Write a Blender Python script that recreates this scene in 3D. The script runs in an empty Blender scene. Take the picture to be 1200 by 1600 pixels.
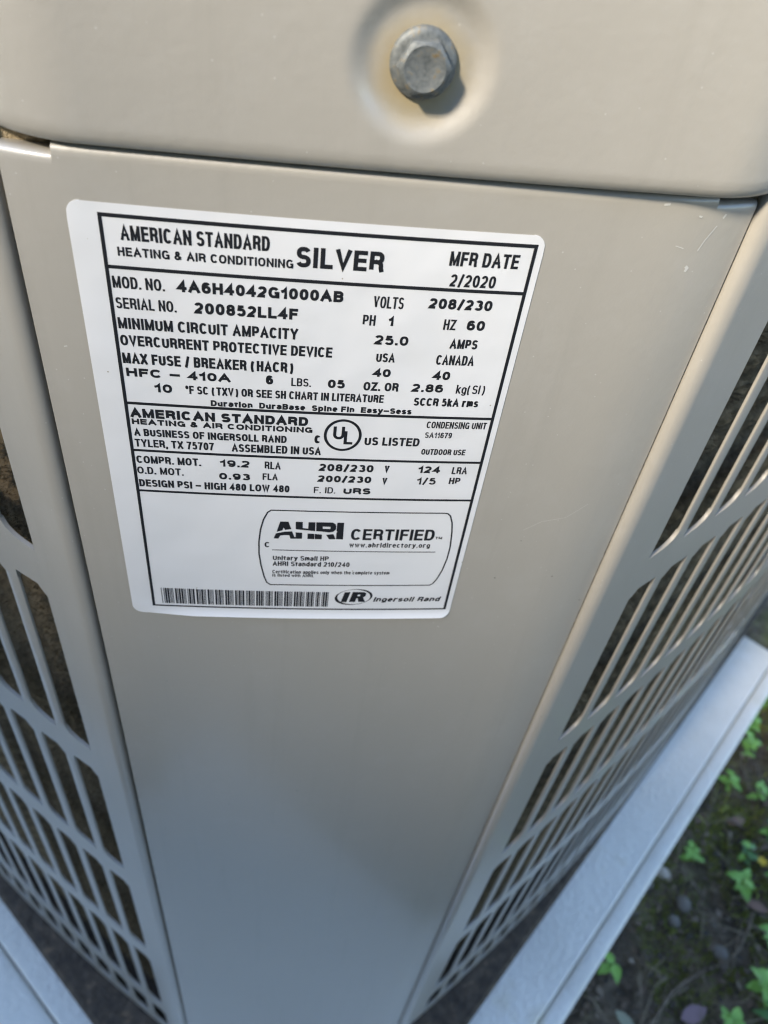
import bpy, bmesh, math, random
from mathutils import Matrix, Vector

random.seed(7)
S = bpy.context.scene
COL = S.collection
R = math.radians

# ------------------------------------------------------------------ camera
cam_data = bpy.data.cameras.new('camera')
cam = bpy.data.objects.new('camera', cam_data)
COL.objects.link(cam)
cam_data.sensor_fit = 'VERTICAL'
cam_data.sensor_height = 36.0
cam_data.lens = 27.74
cam_data.clip_start = 0.005
cam_data.clip_end = 400.0
RX = Vector((0.99243, -0.05539, 0.10963))      # image right
DN = Vector((0.04088, -0.69211, -0.72063))     # image down
FW = Vector((0.11579, 0.71966, -0.68460))      # view direction
M = Matrix((RX, -DN, -FW)).transposed().to_4x4()
M.translation = Vector((-0.0024, -0.1599, 0.0699))
cam.matrix_world = M
cam_data.dof.use_dof = True
cam_data.dof.focus_distance = 0.196
cam_data.dof.aperture_fstop = 16.5
S.camera = cam

# ------------------------------------------------------------------ light
SUN = Vector((-0.60, -0.53, 0.60)).normalized()     # direction towards the sun
world = bpy.data.worlds.new('World')
S.world = world
world.use_nodes = True
wn = world.node_tree
bg = wn.nodes['Background']
sky = wn.nodes.new('ShaderNodeTexSky')
sky.sky_type = 'NISHITA'
sky.sun_disc = False
sky.sun_elevation = math.asin(SUN.z)
sky.sun_rotation = math.atan2(SUN.x, SUN.y)
sky.air_density = 1.0
sky.dust_density = 0.4
sky.ozone_density = 2.5
wn.links.new(sky.outputs['Color'], bg.inputs['Color'])
bg.inputs['Strength'].default_value = 0.05
sl = bpy.data.lights.new('sun', 'SUN')
sl.energy = 1.5
sl.angle = R(11)
sl.color = (1.0, 0.90, 0.76)
so = bpy.data.objects.new('sun', sl)
COL.objects.link(so)
so.rotation_euler = SUN.to_track_quat('Z', 'Y').to_euler()
S.view_settings.view_transform = 'Standard'
S.view_settings.look = 'None'
S.view_settings.gamma = 1.0
S.view_settings.exposure = 3.42
S.cycles.pixel_filter_type = 'BLACKMAN_HARRIS'
S.cycles.filter_width = 1.1

# ------------------------------------------------------------------ helpers
def link(o, parent=None):
    COL.objects.link(o)
    if parent is not None:
        o.parent = parent
        o.matrix_parent_inverse = PINV.get(parent.name, Matrix.Identity(4))
    return o
PINV = {}

def thing(name, label, cat, loc, group=None):
    o = bpy.data.objects.new(name, None)
    o.empty_display_size = 0.05
    o.location = loc
    COL.objects.link(o)
    o['label'] = label
    o['category'] = cat
    if group:
        o['group'] = group
    PINV[o.name] = Matrix.Translation(-Vector(loc))
    return o

def mesh_obj(name, verts, faces, mat, parent=None, smooth=False, sharp=35):
    me = bpy.data.meshes.new(name)
    me.from_pydata([tuple(v) for v in verts], [], faces)
    me.update()
    if mat is not None:
        me.materials.append(mat)
    if smooth:
        me.polygons.foreach_set('use_smooth', [True] * len(me.polygons))
        me.set_sharp_from_angle(angle=R(sharp))
    return link(bpy.data.objects.new(name, me), parent)

class MB:
    def __init__(s):
        s.v = []; s.f = []
    def add(s, v, f):
        b = len(s.v)
        s.v += [tuple(p) for p in v]
        s.f += [tuple(b + i for i in q) for q in f]
    def box(s, x0, x1, y0, y1, z0, z1):
        s.add([(x0,y0,z0),(x1,y0,z0),(x1,y1,z0),(x0,y1,z0),(x0,y0,z1),(x1,y0,z1),(x1,y1,z1),(x0,y1,z1)],
              [(0,3,2,1),(4,5,6,7),(0,1,5,4),(1,2,6,5),(2,3,7,6),(3,0,4,7)])
    def grid(s, rows, closed=False):
        n = len(rows[0]); v = [p for r in rows for p in r]; f = []
        for i in range(len(rows) - 1):
            for j in range(n if closed else n - 1):
                k = (j + 1) % n
                f.append((i*n + j, i*n + k, (i+1)*n + k, (i+1)*n + j))
        s.add(v, f)
    def tube(s, pts, rad, seg=8, cap=True):
        rows = []
        for i, p in enumerate(pts):
            p = Vector(p)
            a = Vector(pts[max(i-1, 0)]); b = Vector(pts[min(i+1, len(pts)-1)])
            t = (b - a).normalized()
            u = t.cross(Vector((0, 0, 1)))
            if u.length < 1e-4: u = Vector((1, 0, 0))
            u.normalize(); w = u.cross(t)
            r = rad[i] if isinstance(rad, (list, tuple)) else rad
            rows.append([p + r*(math.cos(k*2*math.pi/seg)*u + math.sin(k*2*math.pi/seg)*w) for k in range(seg)])
        s.grid(rows, closed=True)
        if cap:
            s.add(rows[0], [tuple(range(seg))]); s.add(rows[-1], [tuple(reversed(range(seg)))])
    def build(s, name, mat, parent=None, smooth=False, sharp=35):
        return mesh_obj(name, s.v, s.f, mat, parent, smooth, sharp)

# ------------------------------------------------------------------ materials
def material(name, base=(.5,.5,.5), rough=.5, spec=.5, metal=0.0):
    m = bpy.data.materials.new(name)
    m.use_nodes = True
    b = m.node_tree.nodes['Principled BSDF']
    b.inputs['Base Color'].default_value = (*base, 1)
    b.inputs['Roughness'].default_value = rough
    b.inputs['Specular IOR Level'].default_value = spec
    b.inputs['Metallic'].default_value = metal
    return m, m.node_tree, b

def N(nt, typ, **kw):
    n = nt.nodes.new(typ)
    for k, v in kw.items():
        setattr(n, k, v)
    return n

def coords(nt, scale=(1,1,1)):
    tc = N(nt, 'ShaderNodeTexCoord'); mp = N(nt, 'ShaderNodeMapping')
    mp.inputs['Scale'].default_value = scale
    nt.links.new(tc.outputs['Object'], mp.inputs['Vector'])
    return mp.outputs['Vector']

def noise(nt, vec, scale, detail=3, rough=.55):
    n = N(nt, 'ShaderNodeTexNoise')
    n.inputs['Scale'].default_value = scale
    n.inputs['Detail'].default_value = detail
    n.inputs['Roughness'].default_value = rough
    nt.links.new(vec, n.inputs['Vector'])
    return n.outputs['Fac']

def ramp(nt, fac, stops):
    r = N(nt, 'ShaderNodeValToRGB')
    e = r.color_ramp.elements
    while len(e) < len(stops): e.new(0.5)
    for el, (p, c) in zip(e, stops):
        el.position = p
        el.color = (*c, 1) if len(c) == 3 else c
    nt.links.new(fac, r.inputs['Fac'])
    return r.outputs['Color']

def mix(nt, fac, a, b):
    m = N(nt, 'ShaderNodeMix', data_type='RGBA')
    for sock, val in ((m.inputs['Factor'], fac), (m.inputs['A'], a), (m.inputs['B'], b)):
        if isinstance(val, bpy.types.NodeSocket): nt.links.new(val, sock)
        elif isinstance(val, (int, float)): sock.default_value = val
        else: sock.default_value = (*val, 1)
    return m.outputs['Result']

def math_n(nt, op, a, b=None, clamp=False):
    m = N(nt, 'ShaderNodeMath', operation=op, use_clamp=clamp)
    for i, v in enumerate((a, b)):
        if v is None: continue
        if isinstance(v, bpy.types.NodeSocket): nt.links.new(v, m.inputs[i])
        else: m.inputs[i].default_value = v
    return m.outputs[0]

def bump(nt, b, h, strength, dist=.001):
    n = N(nt, 'ShaderNodeBump')
    n.inputs['Strength'].default_value = strength
    n.inputs['Distance'].default_value = dist
    nt.links.new(h, n.inputs['Height'])
    nt.links.new(n.outputs['Normal'], b.inputs['Normal'])
    return n

def specks(nt, vec, scale, size, keep):
    """small round dust specks: a mask that is 1 inside a few of the cells' dots"""
    v = N(nt, 'ShaderNodeTexVoronoi')
    v.inputs['Scale'].default_value = scale
    nt.links.new(vec, v.inputs['Vector'])
    dot = math_n(nt, 'LESS_THAN', v.outputs['Distance'], size)
    sep = N(nt, 'ShaderNodeSeparateColor'); nt.links.new(v.outputs['Color'], sep.inputs['Color'])
    k = math_n(nt, 'GREATER_THAN', sep.outputs[0], 1 - keep)
    return math_n(nt, 'MULTIPLY', dot, k)

PAINT = (0.405, 0.376, 0.318)
def paint_material(name, rust=None):
    m, nt, b = material(name, PAINT, .30, .9)
    b.inputs['IOR'].default_value = 1.6
    b.inputs['Coat Weight'].default_value = .5
    b.inputs['Coat Roughness'].default_value = .14
    v = coords(nt)
    big = noise(nt, v, 9, 4)
    col = mix(nt, big, tuple(c*.95 for c in PAINT), tuple(c*1.05 for c in PAINT))
    haze = noise(nt, v, 60, 6, .7)
    hz = ramp(nt, haze, [(.52, (0,0,0)), (.75, (1,1,1))])
    film = math_n(nt, 'MULTIPLY', hz, .12)
    col = mix(nt, film, col, (.54, .53, .49))
    st = noise(nt, coords(nt, (1, 1, .06)), 130, 4, .6)
    col = mix(nt, math_n(nt, 'MULTIPLY', ramp(nt, st, [(.55, (0,0,0)), (.78, (1,1,1))]), .13), col, (.22, .20, .16))
    sp1 = specks(nt, v, 460, .095, .20)
    col = mix(nt, math_n(nt, 'MULTIPLY', sp1, .45), col, (.62, .62, .58))
    sp2 = specks(nt, v, 210, .06, .05)
    col = mix(nt, math_n(nt, 'MULTIPLY', sp2, .8), col, (.08, .07, .05))
    if rust is not None:
        tc = N(nt, 'ShaderNodeTexCoord')
        d = N(nt, 'ShaderNodeVectorMath', operation='DISTANCE')
        nt.links.new(tc.outputs['Object'], d.inputs[0]); d.inputs[1].default_value = rust
        wob = math_n(nt, 'MULTIPLY', noise(nt, v, 220, 3), .0035)
        dd = math_n(nt, 'ADD', d.outputs['Value'], wob)
        k = N(nt, 'ShaderNodeMapRange'); k.inputs['From Min'].default_value = .0078
        k.inputs['From Max'].default_value = .0125; k.inputs['To Min'].default_value = .75; k.inputs['To Max'].default_value = 0
        nt.links.new(dd, k.inputs['Value'])
        col = mix(nt, k.outputs[0], col, (.40, .31, .15))
    nt.links.new(col, b.inputs['Base Color'])
    rg = N(nt, 'ShaderNodeMapRange'); rg.inputs['To Min'].default_value = .40; rg.inputs['To Max'].default_value = .50
    nt.links.new(haze, rg.inputs['Value']); nt.links.new(rg.outputs[0], b.inputs['Roughness'])
    h = math_n(nt, 'ADD', math_n(nt, 'MULTIPLY', noise(nt, v, 420, 2), .22), math_n(nt, 'ADD', noise(nt, v, 24, 2), math_n(nt, 'MULTIPLY', noise(nt, v, 9, 2), 1.6)))
    bump(nt, b, h, .13, .0025)
    return m
SCREW_XZ = (0.0180, 0.0311)
LID_Y = -0.0018
M_PAINT = paint_material('beige_paint')
M_LID = paint_material('beige_lid_paint', (SCREW_XZ[0], LID_Y + .002, SCREW_XZ[1] - .0012))

M_LABEL, nt, b = material('label_vinyl', (.70, .70, .685), .30, .45)
v = coords(nt)
nt.links.new(mix(nt, math_n(nt, 'ADD', specks(nt, v, 300, .07, .06), math_n(nt, 'MULTIPLY', noise(nt, v, 30, 5), .10)), (.77, .77, .76), (.45, .42, .34)), b.inputs['Base Color'])
bump(nt, b, math_n(nt, 'ADD', noise(nt, v, 38, 2), math_n(nt, 'MULTIPLY', noise(nt, v, 160, 2), .12)), .28, .003)
M_INK, nt, b = material('black_ink', (.016, .017, .02), .4, .4)
M_WHITE_INK, nt, b = material('label_white', (.78, .78, .77), .35, .4)
M_SCUFF, nt, b = material('chalky_scuff', (.60, .59, .54), .7, .2)

M_STEEL, nt, b = material('weathered_zinc', (.22, .235, .24), .55, .5, .25)
v = coords(nt)
nz = noise(nt, v, 520, 4, .65)
c1 = ramp(nt, nz, [(.33, (.105,.115,.11)), (.56, (.19,.20,.19)), (.66, (.24,.19,.11)), (.77, (.15,.09,.04))])
nt.links.new(c1, b.inputs['Base Color'])
bump(nt, b, nz, .35, .0006)

M_COIL, nt, b = material('dusty_coil', (.3,.26,.17), .8, .2)
v = coords(nt)
nt.links.new(ramp(nt, noise(nt, v, 160, 4), [(.3,(.10,.075,.042)), (.6,(.26,.195,.11)), (.8,(.42,.33,.20))]), b.inputs['Base Color'])
bump(nt, b, noise(nt, v, 900, 3), .8, .002)
M_DARK, nt, b = material('dark_backing', (.02,.02,.02), .8, .1)
M_FOAM, nt, b = material('tan_foam', (.36,.29,.19), .9, .1)
v = coords(nt)
nt.links.new(ramp(nt, noise(nt, v, 700, 3), [(.3,(.22,.17,.1)), (.7,(.44,.36,.24))]), b.inputs['Base Color'])
bump(nt, b, noise(nt, v, 1500, 2), .6, .001)
M_BASE, nt, b = material('base_pan_paint', (.055,.048,.042), .7, .3)
v = coords(nt)
nt.links.new(ramp(nt, noise(nt, v, 90, 5, .65), [(.35,(.040,.031,.024)), (.6,(.085,.064,.045)), (.75,(.20,.135,.08))]), b.inputs['Base Color'])
bump(nt, b, noise(nt, v, 160, 4), .8, .004)

M_PAD, nt, b = material('concrete_pad', (.6,.6,.58), .7, .3)
v = coords(nt)
c1 = ramp(nt, noise(nt, v, 14, 6, .65), [(.3,(.68,.65,.57)), (.6,(.78,.75,.67)), (.78,(.66,.60,.45))])
c1 = mix(nt, math_n(nt, 'MULTIPLY', specks(nt, v, 160, .12, .2), .5), c1, (.12,.12,.1))
c1 = mix(nt, math_n(nt, 'MULTIPLY', ramp(nt, noise(nt, v, 5, 5, .65), [(.56, (0,0,0)), (.72, (1,1,1))]), .45), c1, (.50, .45, .31))
c1 = mix(nt, math_n(nt, 'MULTIPLY', noise(nt, v, 420, 3), .25), c1, (.56, .54, .49))
nt.links.new(c1, b.inputs['Base Color'])
bump(nt, b, math_n(nt, 'ADD', noise(nt, v, 180, 4), noise(nt, v, 18, 3)), .5, .003)

M_SOIL, nt, b = material('dark_soil', (.05,.04,.03), .95, .1)
v = coords(nt)
c1 = ramp(nt, noise(nt, v, 38, 8, .7), [(.3,(.040,.034,.027)), (.5,(.125,.10,.07)), (.65,(.23,.188,.13)), (.8,(.34,.285,.20))])
g = ramp(nt, noise(nt, v, 9, 5, .6), [(.52,(0,0,0)), (.66,(1,1,1))])
c1 = mix(nt, math_n(nt, 'MULTIPLY', g, .7), c1, (.16,.18,.045))
nt.links.new(c1, b.inputs['Base Color'])
bump(nt, b, noise(nt, v, 120, 6), 1.0, .01)

def leafy(name, stops, rough=.5, trans=.0):
    m, nt, b = material(name, stops[0], rough, .35)
    gi = N(nt, 'ShaderNodeNewGeometry')
    n = len(stops)
    c = ramp(nt, gi.outputs['Random Per Island'], [(i/max(n-1,1), s) for i, s in enumerate(stops)])
    nt.links.new(c, b.inputs['Base Color'])
    if trans:
        b.inputs['Transmission Weight'].default_value = 0
        b.inputs['Subsurface Weight'].default_value = 0
    return m
M_LITTER = leafy('leaf_litter', [(.04,.032,.024), (.10,.077,.054), (.17,.125,.088), (.06,.053,.042), (.26,.21,.155)], .9)
M_STRAW = leafy('dry_straw', [(.20,.16,.10), (.11,.085,.05), (.28,.23,.15)], .8)
M_MOSS = leafy('moss_blades', [(.13,.17,.03), (.22,.27,.045), (.31,.33,.07), (.17,.21,.04)], .8)
M_TWIG, nt, b = material('twig_bark', (.13,.10,.07), .9, .1)
v = coords(nt)
nt.links.new(ramp(nt, noise(nt, v, 200, 3), [(.3,(.07,.055,.04)), (.7,(.22,.18,.13))]), b.inputs['Base Color'])
M_PEBBLE, nt, b = material('pale_pebble', (.42,.37,.31), .9, .1)
M_PEBBLE2, nt, b = material('grey_pebble', (.17,.155,.135), .9, .1)
def leaf_mat(name, a, c):
    m, nt, b = material(name, a, .45, .4)
    v = coords(nt)
    nt.links.new(mix(nt, noise(nt, v, 120, 3), a, c), b.inputs['Base Color'])
    return m
M_LEAF = leaf_mat('weed_leaf', (.15,.33,.05), (.25,.46,.09))
M_LEAF2 = leaf_mat('weed_leaf_dark', (.07,.18,.06), (.13,.27,.08))
M_STEM = leaf_mat('weed_stem', (.09,.13,.04), (.14,.15,.06))
M_MAUVE = leaf_mat('mauve_leaf', (.19,.12,.14), (.25,.17,.17))
M_RUSSET = leaf_mat('russet_leaf', (.17,.09,.055), (.25,.15,.10))
M_PALELEAF = leaf_mat('pale_leaf', (.30,.30,.22), (.22,.24,.15))

# ------------------------------------------------------------------ setting
PAD_Z = -0.690
GROUND_Z = -0.750
def axis(lo, hi, step, far, growth=1.35):
    a = []
    x = lo
    while x <= hi + 1e-9:
        a.append(x); x += step
    d = step; p = a[-1]; q = a[0]; up = []; dn = []
    while p < far:
        d *= growth; p += d; up.append(p)
    d = step
    while q > -far:
        d *= growth; q -= d; dn.append(q)
    return list(reversed(dn)) + a + up
from mathutils import noise as mn
gx = axis(-.5, .85, .012, 40); gy = axis(-.5, .75, .012, 40)
rows = []
for y in gy:
    r = []
    for x in gx:
        h = .010*mn.noise(Vector((x*11, y*11, 0))) + .006*mn.noise(Vector((x*37, y*37, 3)))
        if abs(x) > 2 or abs(y) > 2: h = .03*mn.noise(Vector((x*.6, y*.6, 5)))
        r.append((x, y, GROUND_Z + h - .004))
    rows.append(r)
mb = MB(); mb.grid(rows)
ground = mb.build('ground', M_SOIL, None, True, 180)
ground['kind'] = 'structure'; ground['label'] = 'dark damp soil beside the pad'

# unseen wall added behind the camera to shade lower panel, pad and soil
M_WALL, nt, b = material('shade_wall_stucco', (.30,.28,.25), .9, .2)
v = coords(nt)
nt.links.new(mix(nt, noise(nt, v, 6, 5), (.13,.12,.105), (.19,.175,.15)), b.inputs['Base Color'])
bump(nt, b, noise(nt, v, 90, 4), .6, .01)
mb = MB()
WALL_Y = -1.30
def wall_poly(outline, y0, y1):
    n = len(outline)
    mb.add([(x, y1, z) for x, z in outline], [tuple(range(n))])
    mb.add([(x, y0, z) for x, z in outline], [tuple(reversed(range(n)))])
    mb.grid([[(x, y0, z) for x, z in outline], [(x, y1, z) for x, z in outline]], closed=True)
# low top edge with a rake, shaped to slant the shade's edge
wall_poly([(-6, GROUND_Z - .1), (1.1, GROUND_Z - .1), (1.1, 1.37), (-1.46, 1.37), (-2.10, 2.42), (-6, 2.42)], WALL_Y - .15, WALL_Y)
wall = mb.build('added_shade_wall', M_WALL)
wall['kind'] = 'structure'; wall['label'] = 'added wall out of view that shades the lower panel and pad'

# ------------------------------------------------------------------ pad
def diag_prism(name, a0, a1, b0, b1, z0, z1, mat, parent, bev=.003):
    """slab with sides at 45 degrees: a = (x-y), b = (-x-y)"""
    def P(a, b_, z): return ((a - b_)/2, -(a + b_)/2, z)
    me = bpy.data.meshes.new(name)
    bm = bmesh.new()
    vs = [bm.verts.new(P(*q)) for q in ((a0,b0,z0),(a1,b0,z0),(a1,b1,z0),(a0,b1,z0),(a0,b0,z1),(a1,b0,z1),(a1,b1,z1),(a0,b1,z1))]
    for q in ((0,3,2,1),(4,5,6,7),(0,1,5,4),(1,2,6,5),(2,3,7,6),(3,0,4,7)):
        bm.faces.new([vs[i] for i in q])
    bmesh.ops.recalc_face_normals(bm, faces=bm.faces)
    bmesh.ops.bevel(bm, geom=list(bm.edges), offset=bev, segments=3, affect='EDGES', profile=.6)
    bm.to_mesh(me); bm.free()
    me.materials.append(mat)
    return link(bpy.data.objects.new(name, me), parent)
pad = thing('equipment_pad', 'pale grey concrete pad with a raised lip under the air conditioner', 'concrete pad', (.1, .5, GROUND_Z))
A1, B1 = .2075, .146
diag_prism('slab', -1.08, A1, -1.02, B1, GROUND_Z - .03, PAD_Z, M_PAD, pad)
diag_prism('edge_lip', A1 + .0011, A1 + .024, -1.02, B1 + .24, GROUND_Z - .03, PAD_Z - .001, M_PAD, pad, .006)
diag_prism('edge_lip', -1.08, A1 - .0001, B1 + .0011, B1 + .24, GROUND_Z - .03, PAD_Z - .001, M_PAD, pad, .006)

# ------------------------------------------------------------------ the unit
unit = thing('air_conditioner', 'beige outdoor air conditioning unit with a white rating label on its corner panel', 'air conditioner', (.017, .5, PAD_Z))

# plan curve of one side grille: returns x, y, heading
T0 = R(33.7)
def heading(s):
    if s < .0042: return R(-82)*(1 - s/.0042)
    if s < .0070: return T0*(s - .0042)/.0028
    return T0 + R(22.6)*(s - .007)/.713
_tab = [(0.0, 0.0)]
DS = .0005
for i in range(1600):
    t = heading((i + .5)*DS)
    _tab.append((_tab[-1][0] + DS*math.cos(t), _tab[-1][1] + DS*math.sin(t)))
def G(side, s, off=0.0):
    """point at arc length s along the side (+1 right, -1 left), moved off inwards"""
    ss = max(s, 0)
    i = min(int(ss/DS), len(_tab) - 2); f = ss/DS - i
    x = _tab[i][0]*(1-f) + _tab[i+1][0]*f; y = _tab[i][1]*(1-f) + _tab[i+1][1]*f
    t = heading(ss)
    if s < 0: y -= s
    x -= math.sin(t)*off; y += math.cos(t)*off
    return ((.0979 if side > 0 else -.0634) + side*x, (.0096 if side > 0 else .0070) + y, t)
S_END = .72
PITCH, SLOTW = .0199, .0137
ZB0, PZ, RIBH = -.1175, .1202, .0175
rows_z = []
for k in range(5):
    rows_z.append((ZB0 - PZ*k, -.0153 if k == 0 else ZB0 - PZ*(k-1) - RIBH))
rows_z.append((-.6560, ZB0 - PZ*4 - RIBH))

def sheet(mb, side, cols, th=.0012):
    """strip of bent sheet steel: cols = [(s, ztop, zbottom)], front, back and both edges"""
    F = []; B = []
    for s, zt, zb in cols:
        a = G(side, s); c = G(side, s, th)
        F.append(((a[0], a[1], zt), (a[0], a[1], zb))); B.append(((c[0], c[1], zt), (c[0], c[1], zb)))
    for i in range(len(cols) - 1):
        q = [F[i][0], F[i][1], F[i+1][1], F[i+1][0], B[i][0], B[i][1], B[i+1][1], B[i+1][0]]
        mb.add(q, [(0,1,2,3), (7,6,5,4), (0,3,7,4), (1,5,6,2)])
    for j in (0, -1):
        mb.add([F[j][0], F[j][1], B[j][1], B[j][0]], [(0,1,2,3)])

def weld(o, sharp=30):
    bm = bmesh.new(); bm.from_mesh(o.data)
    bmesh.ops.remove_doubles(bm, verts=bm.verts, dist=1e-6)
    bmesh.ops.recalc_face_normals(bm, faces=bm.faces)
    bm.to_mesh(o.data); bm.free()
    o.data.polygons.foreach_set('use_smooth', [True]*len(o.data.polygons))
    o.data.set_sharp_from_angle(angle=R(sharp))
    return o

def slat_mesh(side, h):
    w = PITCH - SLOTW; d = .0009; t = .0009; r = .0003
    prof = [(0, d), (0, r), (r*.3, r*.3), (r, 0), (w - r, 0), (w - r*.3, r*.3), (w, r), (w, d)]
    v = []
    for z in (0, h):
        v += [(side*x, y, z) for x, y in prof]
    n = len(prof)
    f = [(i, (i+1) % n, n + (i+1) % n, n + i) for i in range(n)]
    me = bpy.data.meshes.new('slat')
    if side < 0: f = [tuple(reversed(q)) for q in f]
    me.from_pydata(v, [], f); me.materials.append(M_PAINT)
    me.polygons.foreach_set('use_smooth', [True]*len(me.polygons)); me.set_sharp_from_angle(angle=R(50))
    return me

for side, s0 in ((-1, .0212), (1, .0271)):
    gr = mesh_obj('side_grille', [], [], M_PAINT, unit)
    gr['label'] = 'louvred side grille left of the label' if side < 0 else 'louvred side grille right of the label'
    # front margin with the rounded bend
    cs = [(-.006 + .0006*i, .0118, -.6690) for i in range(int((s0 + .006)/.0006))] + [(s0, .0118, -.6690)]
    mb = MB(); sheet(mb, side, cs)
    # its own mesh is the folded margin, the slats and ribs are its children
    gr.data.from_pydata(mb.v, [], mb.f); weld(gr)
    ncol = 34
    s1 = s0 + PITCH*ncol
    mb = MB(); sheet(mb, side, [(s1 + (S_END + .02 - s1)*i/6, -0+.0118, -.669) for i in range(7)])
    weld(mb.build('edge_strip', M_PAINT, gr))
    for k in range(-1, 6):
        cols = []
        zb = rows_z[k][0] if k >= 0 else .0118
        zt = rows_z[k+1][1] if k < 5 else -.6690
        for j in range(ncol):
            a = s0 + PITCH*j
            for f, up, dn in ((0, 0, -.0042), (.10, .0001, -.0030), (.26, .0003, 0), (.55, .0008, 0), (.72, .0016, 0), (.88, .0030, 0), (.97, .0050, 0)):
                cols.append((a + f*SLOTW, zb + (up if k >= 0 else 0), zt + (dn if k < 5 else 0)))
            cols.append((a + SLOTW, zb + (.0062 if k >= 0 else 0), zt - (.0 if k < 5 else 0)))
            cols.append((a + SLOTW + .0002, zb + (.0062 if k >= 0 else 0), zt - (.0042 if k < 5 else 0)))
            cols.append((a + PITCH - .0003, zb + (.0062 if k >= 0 else 0), zt - (.0042 if k < 5 else 0)))
        cols.append((s1, zb, zt))
        mb = MB(); sheet(mb, side, cols, .0014)
        weld(mb.build('rib', M_PAINT, gr))
    for k, (zb, zt) in enumerate(rows_z):
        z0 = zb + .0062; h = (zt - .0042) - z0
        me = slat_mesh(side, h)
        extra = MB()
        for j in range(ncol):
            s = s0 + PITCH*j + SLOTW
            x, y, t = G(side, s + (PITCH - SLOTW)/2)
            hx = (PITCH - SLOTW)/2
            ang = t*side
            ox = x - side*hx*math.cos(t); oy = y - hx*math.sin(t)
            if j < 24:
                o = bpy.data.objects.new('slat', me)
                link(o, gr)
                o.location = (ox, oy, z0); o.rotation_euler = (0, 0, ang)
            else:
                mt = Matrix.Translation((ox, oy, z0)) @ Matrix.Rotation(ang, 4, 'Z')
                extra.add([mt @ q.co for q in me.vertices], [tuple(p.vertices) for p in me.polygons])
        e = extra.build('slats', M_PAINT, gr); e['kind'] = 'stuff'

# coil behind the grilles
def GC(side, s, off):
    if s >= .012: return G(side, s, off)
    x, y, t = G(side, .012, off)
    return (x - side*math.cos(t)*(.012 - s), y - math.sin(t)*(.012 - s), t)
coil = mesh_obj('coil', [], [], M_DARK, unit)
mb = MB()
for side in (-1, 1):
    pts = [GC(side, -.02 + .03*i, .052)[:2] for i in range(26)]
    mb.grid([[(x, y, .008) for x, y in pts], [(x, y, -.682) for x, y in pts]])  # near-black backing sheet, added so no light passes through behind the coil
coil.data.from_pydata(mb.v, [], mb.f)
for side in (-1, 1):
    ss = [-.03 + .012*i for i in range(62)]
    path = [GC(side, s, .026) for s in ss]
    tb = []
    for var in range(3):
        mb = MB()
        mb.tube([(p[0], p[1] + .0012*mn.noise(Vector((i*.6, var*9.1, side))), .0012*mn.noise(Vector((i*.5, var*7.3, 4)))) for i, p in enumerate(path)], .0058, 8, False)
        o = mb.build('coil_tube', M_COIL, None, True, 180); tube_me = o.data; COL.objects.unlink(o); bpy.data.objects.remove(o)
        nd = MB()
        for i in range(10000):
            s = random.uniform(-.02, .69) if random.random() < .6 else random.uniform(-.02, .14)
            x, y, t = GC(side, s, .026)
            a = random.uniform(0, 2*math.pi)
            inw = Vector((-math.sin(t)*side, math.cos(t), 0)); tan = Vector((side*math.cos(t), math.sin(t), 0))
            d = (math.cos(a)*inw + math.sin(a)*Vector((0,0,1)) + random.gauss(0, .8)*tan).normalized()
            L = random.uniform(.0075, .0105)
            p = Vector((x, y, 0)) + d*.003
            w = (tan + .5*Vector((0, 0, random.uniform(-1, 1))))*random.uniform(.0003, .0006)
            nd.add([p - w, p + w, p + d*(L - .003)], [(0,1,2)])
        o = nd.build('spine_fins', M_COIL, None); fin_me = o.data; COL.objects.unlink(o); bpy.data.objects.remove(o)
        tb.append((tube_me, fin_me))
    z = .006; i = 0
    while z > -.672:
        tm, fm = tb[random.randrange(3)]
        o = link(bpy.data.objects.new('coil_tube', tm), coil); o.location = (0, 0, z)
        f = link(bpy.data.objects.new('spine_fins', fm), coil); f.location = (0, 0, z); f['kind'] = 'stuff'
        z -= .0128; i += 1

# base pan and rear closure
RE = G(1, S_END + .02); LE = G(-1, S_END + .02)
def ring_45(a, b, front):
    return [(a + front, front), (a + .52, .52), ((a - b)/2 + .02, .52 + (a + b)/2 + .5), ((a - b)/2 - .02, .52 + (a + b)/2 + .5), (-b - .52, .52), (-b - front, front)]
mb = MB()
mb.grid([[(x, y, PAD_Z) for x, y in ring_45(.147, .120, .010)], [(x, y, -.676) for x, y in ring_45(.147, .120, .010)], [(x, y, -.671) for x, y in ring_45(.143, .116, .014)]], closed=True)
mb.add([(x, y, -.671) for x, y in ring_45(.143, .116, .014)], [tuple(range(6))])
mb.build('base_pan', M_BASE, unit)
mb = MB()
rp = [RE[:2], (.10, 1.035), (-.066, 1.035), LE[:2]]
mb.grid([[(x, y, -.685) for x, y in rp], [(x, y, .0118) for x, y in rp]])
mb.build('rear_panel', M_PAINT, unit)

# corner panel: flat middle, soft bends towards both edges, top edge rolled back
def panel_y(x):
    y = (x + .02)**2/2.5
    if x > .076: y += .5*(x - .076)**2/.070
    if x < -.046: y += .5*(x + .046)**2/.060
    return y
# foam seal between lid and sheet steel
mb = MB()
fp = [G(-1, s, .0045)[:2] for s in (.10, .06, .03, .012, .0)] + [(-.045, .0072), (.05, .009), (.08, .0120)] + [G(1, s, .004)[:2] for s in (.0, .012, .03, .06, .10)]
fo = [(x, y + .012) for x, y in fp]
mb.grid([[(x, y, -.008) for x, y in fp], [(x, y, .026) for x, y in fp], [(x, y, .026) for x, y in fo]])
weld(mb.build('foam_seal', M_FOAM, unit))

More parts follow.
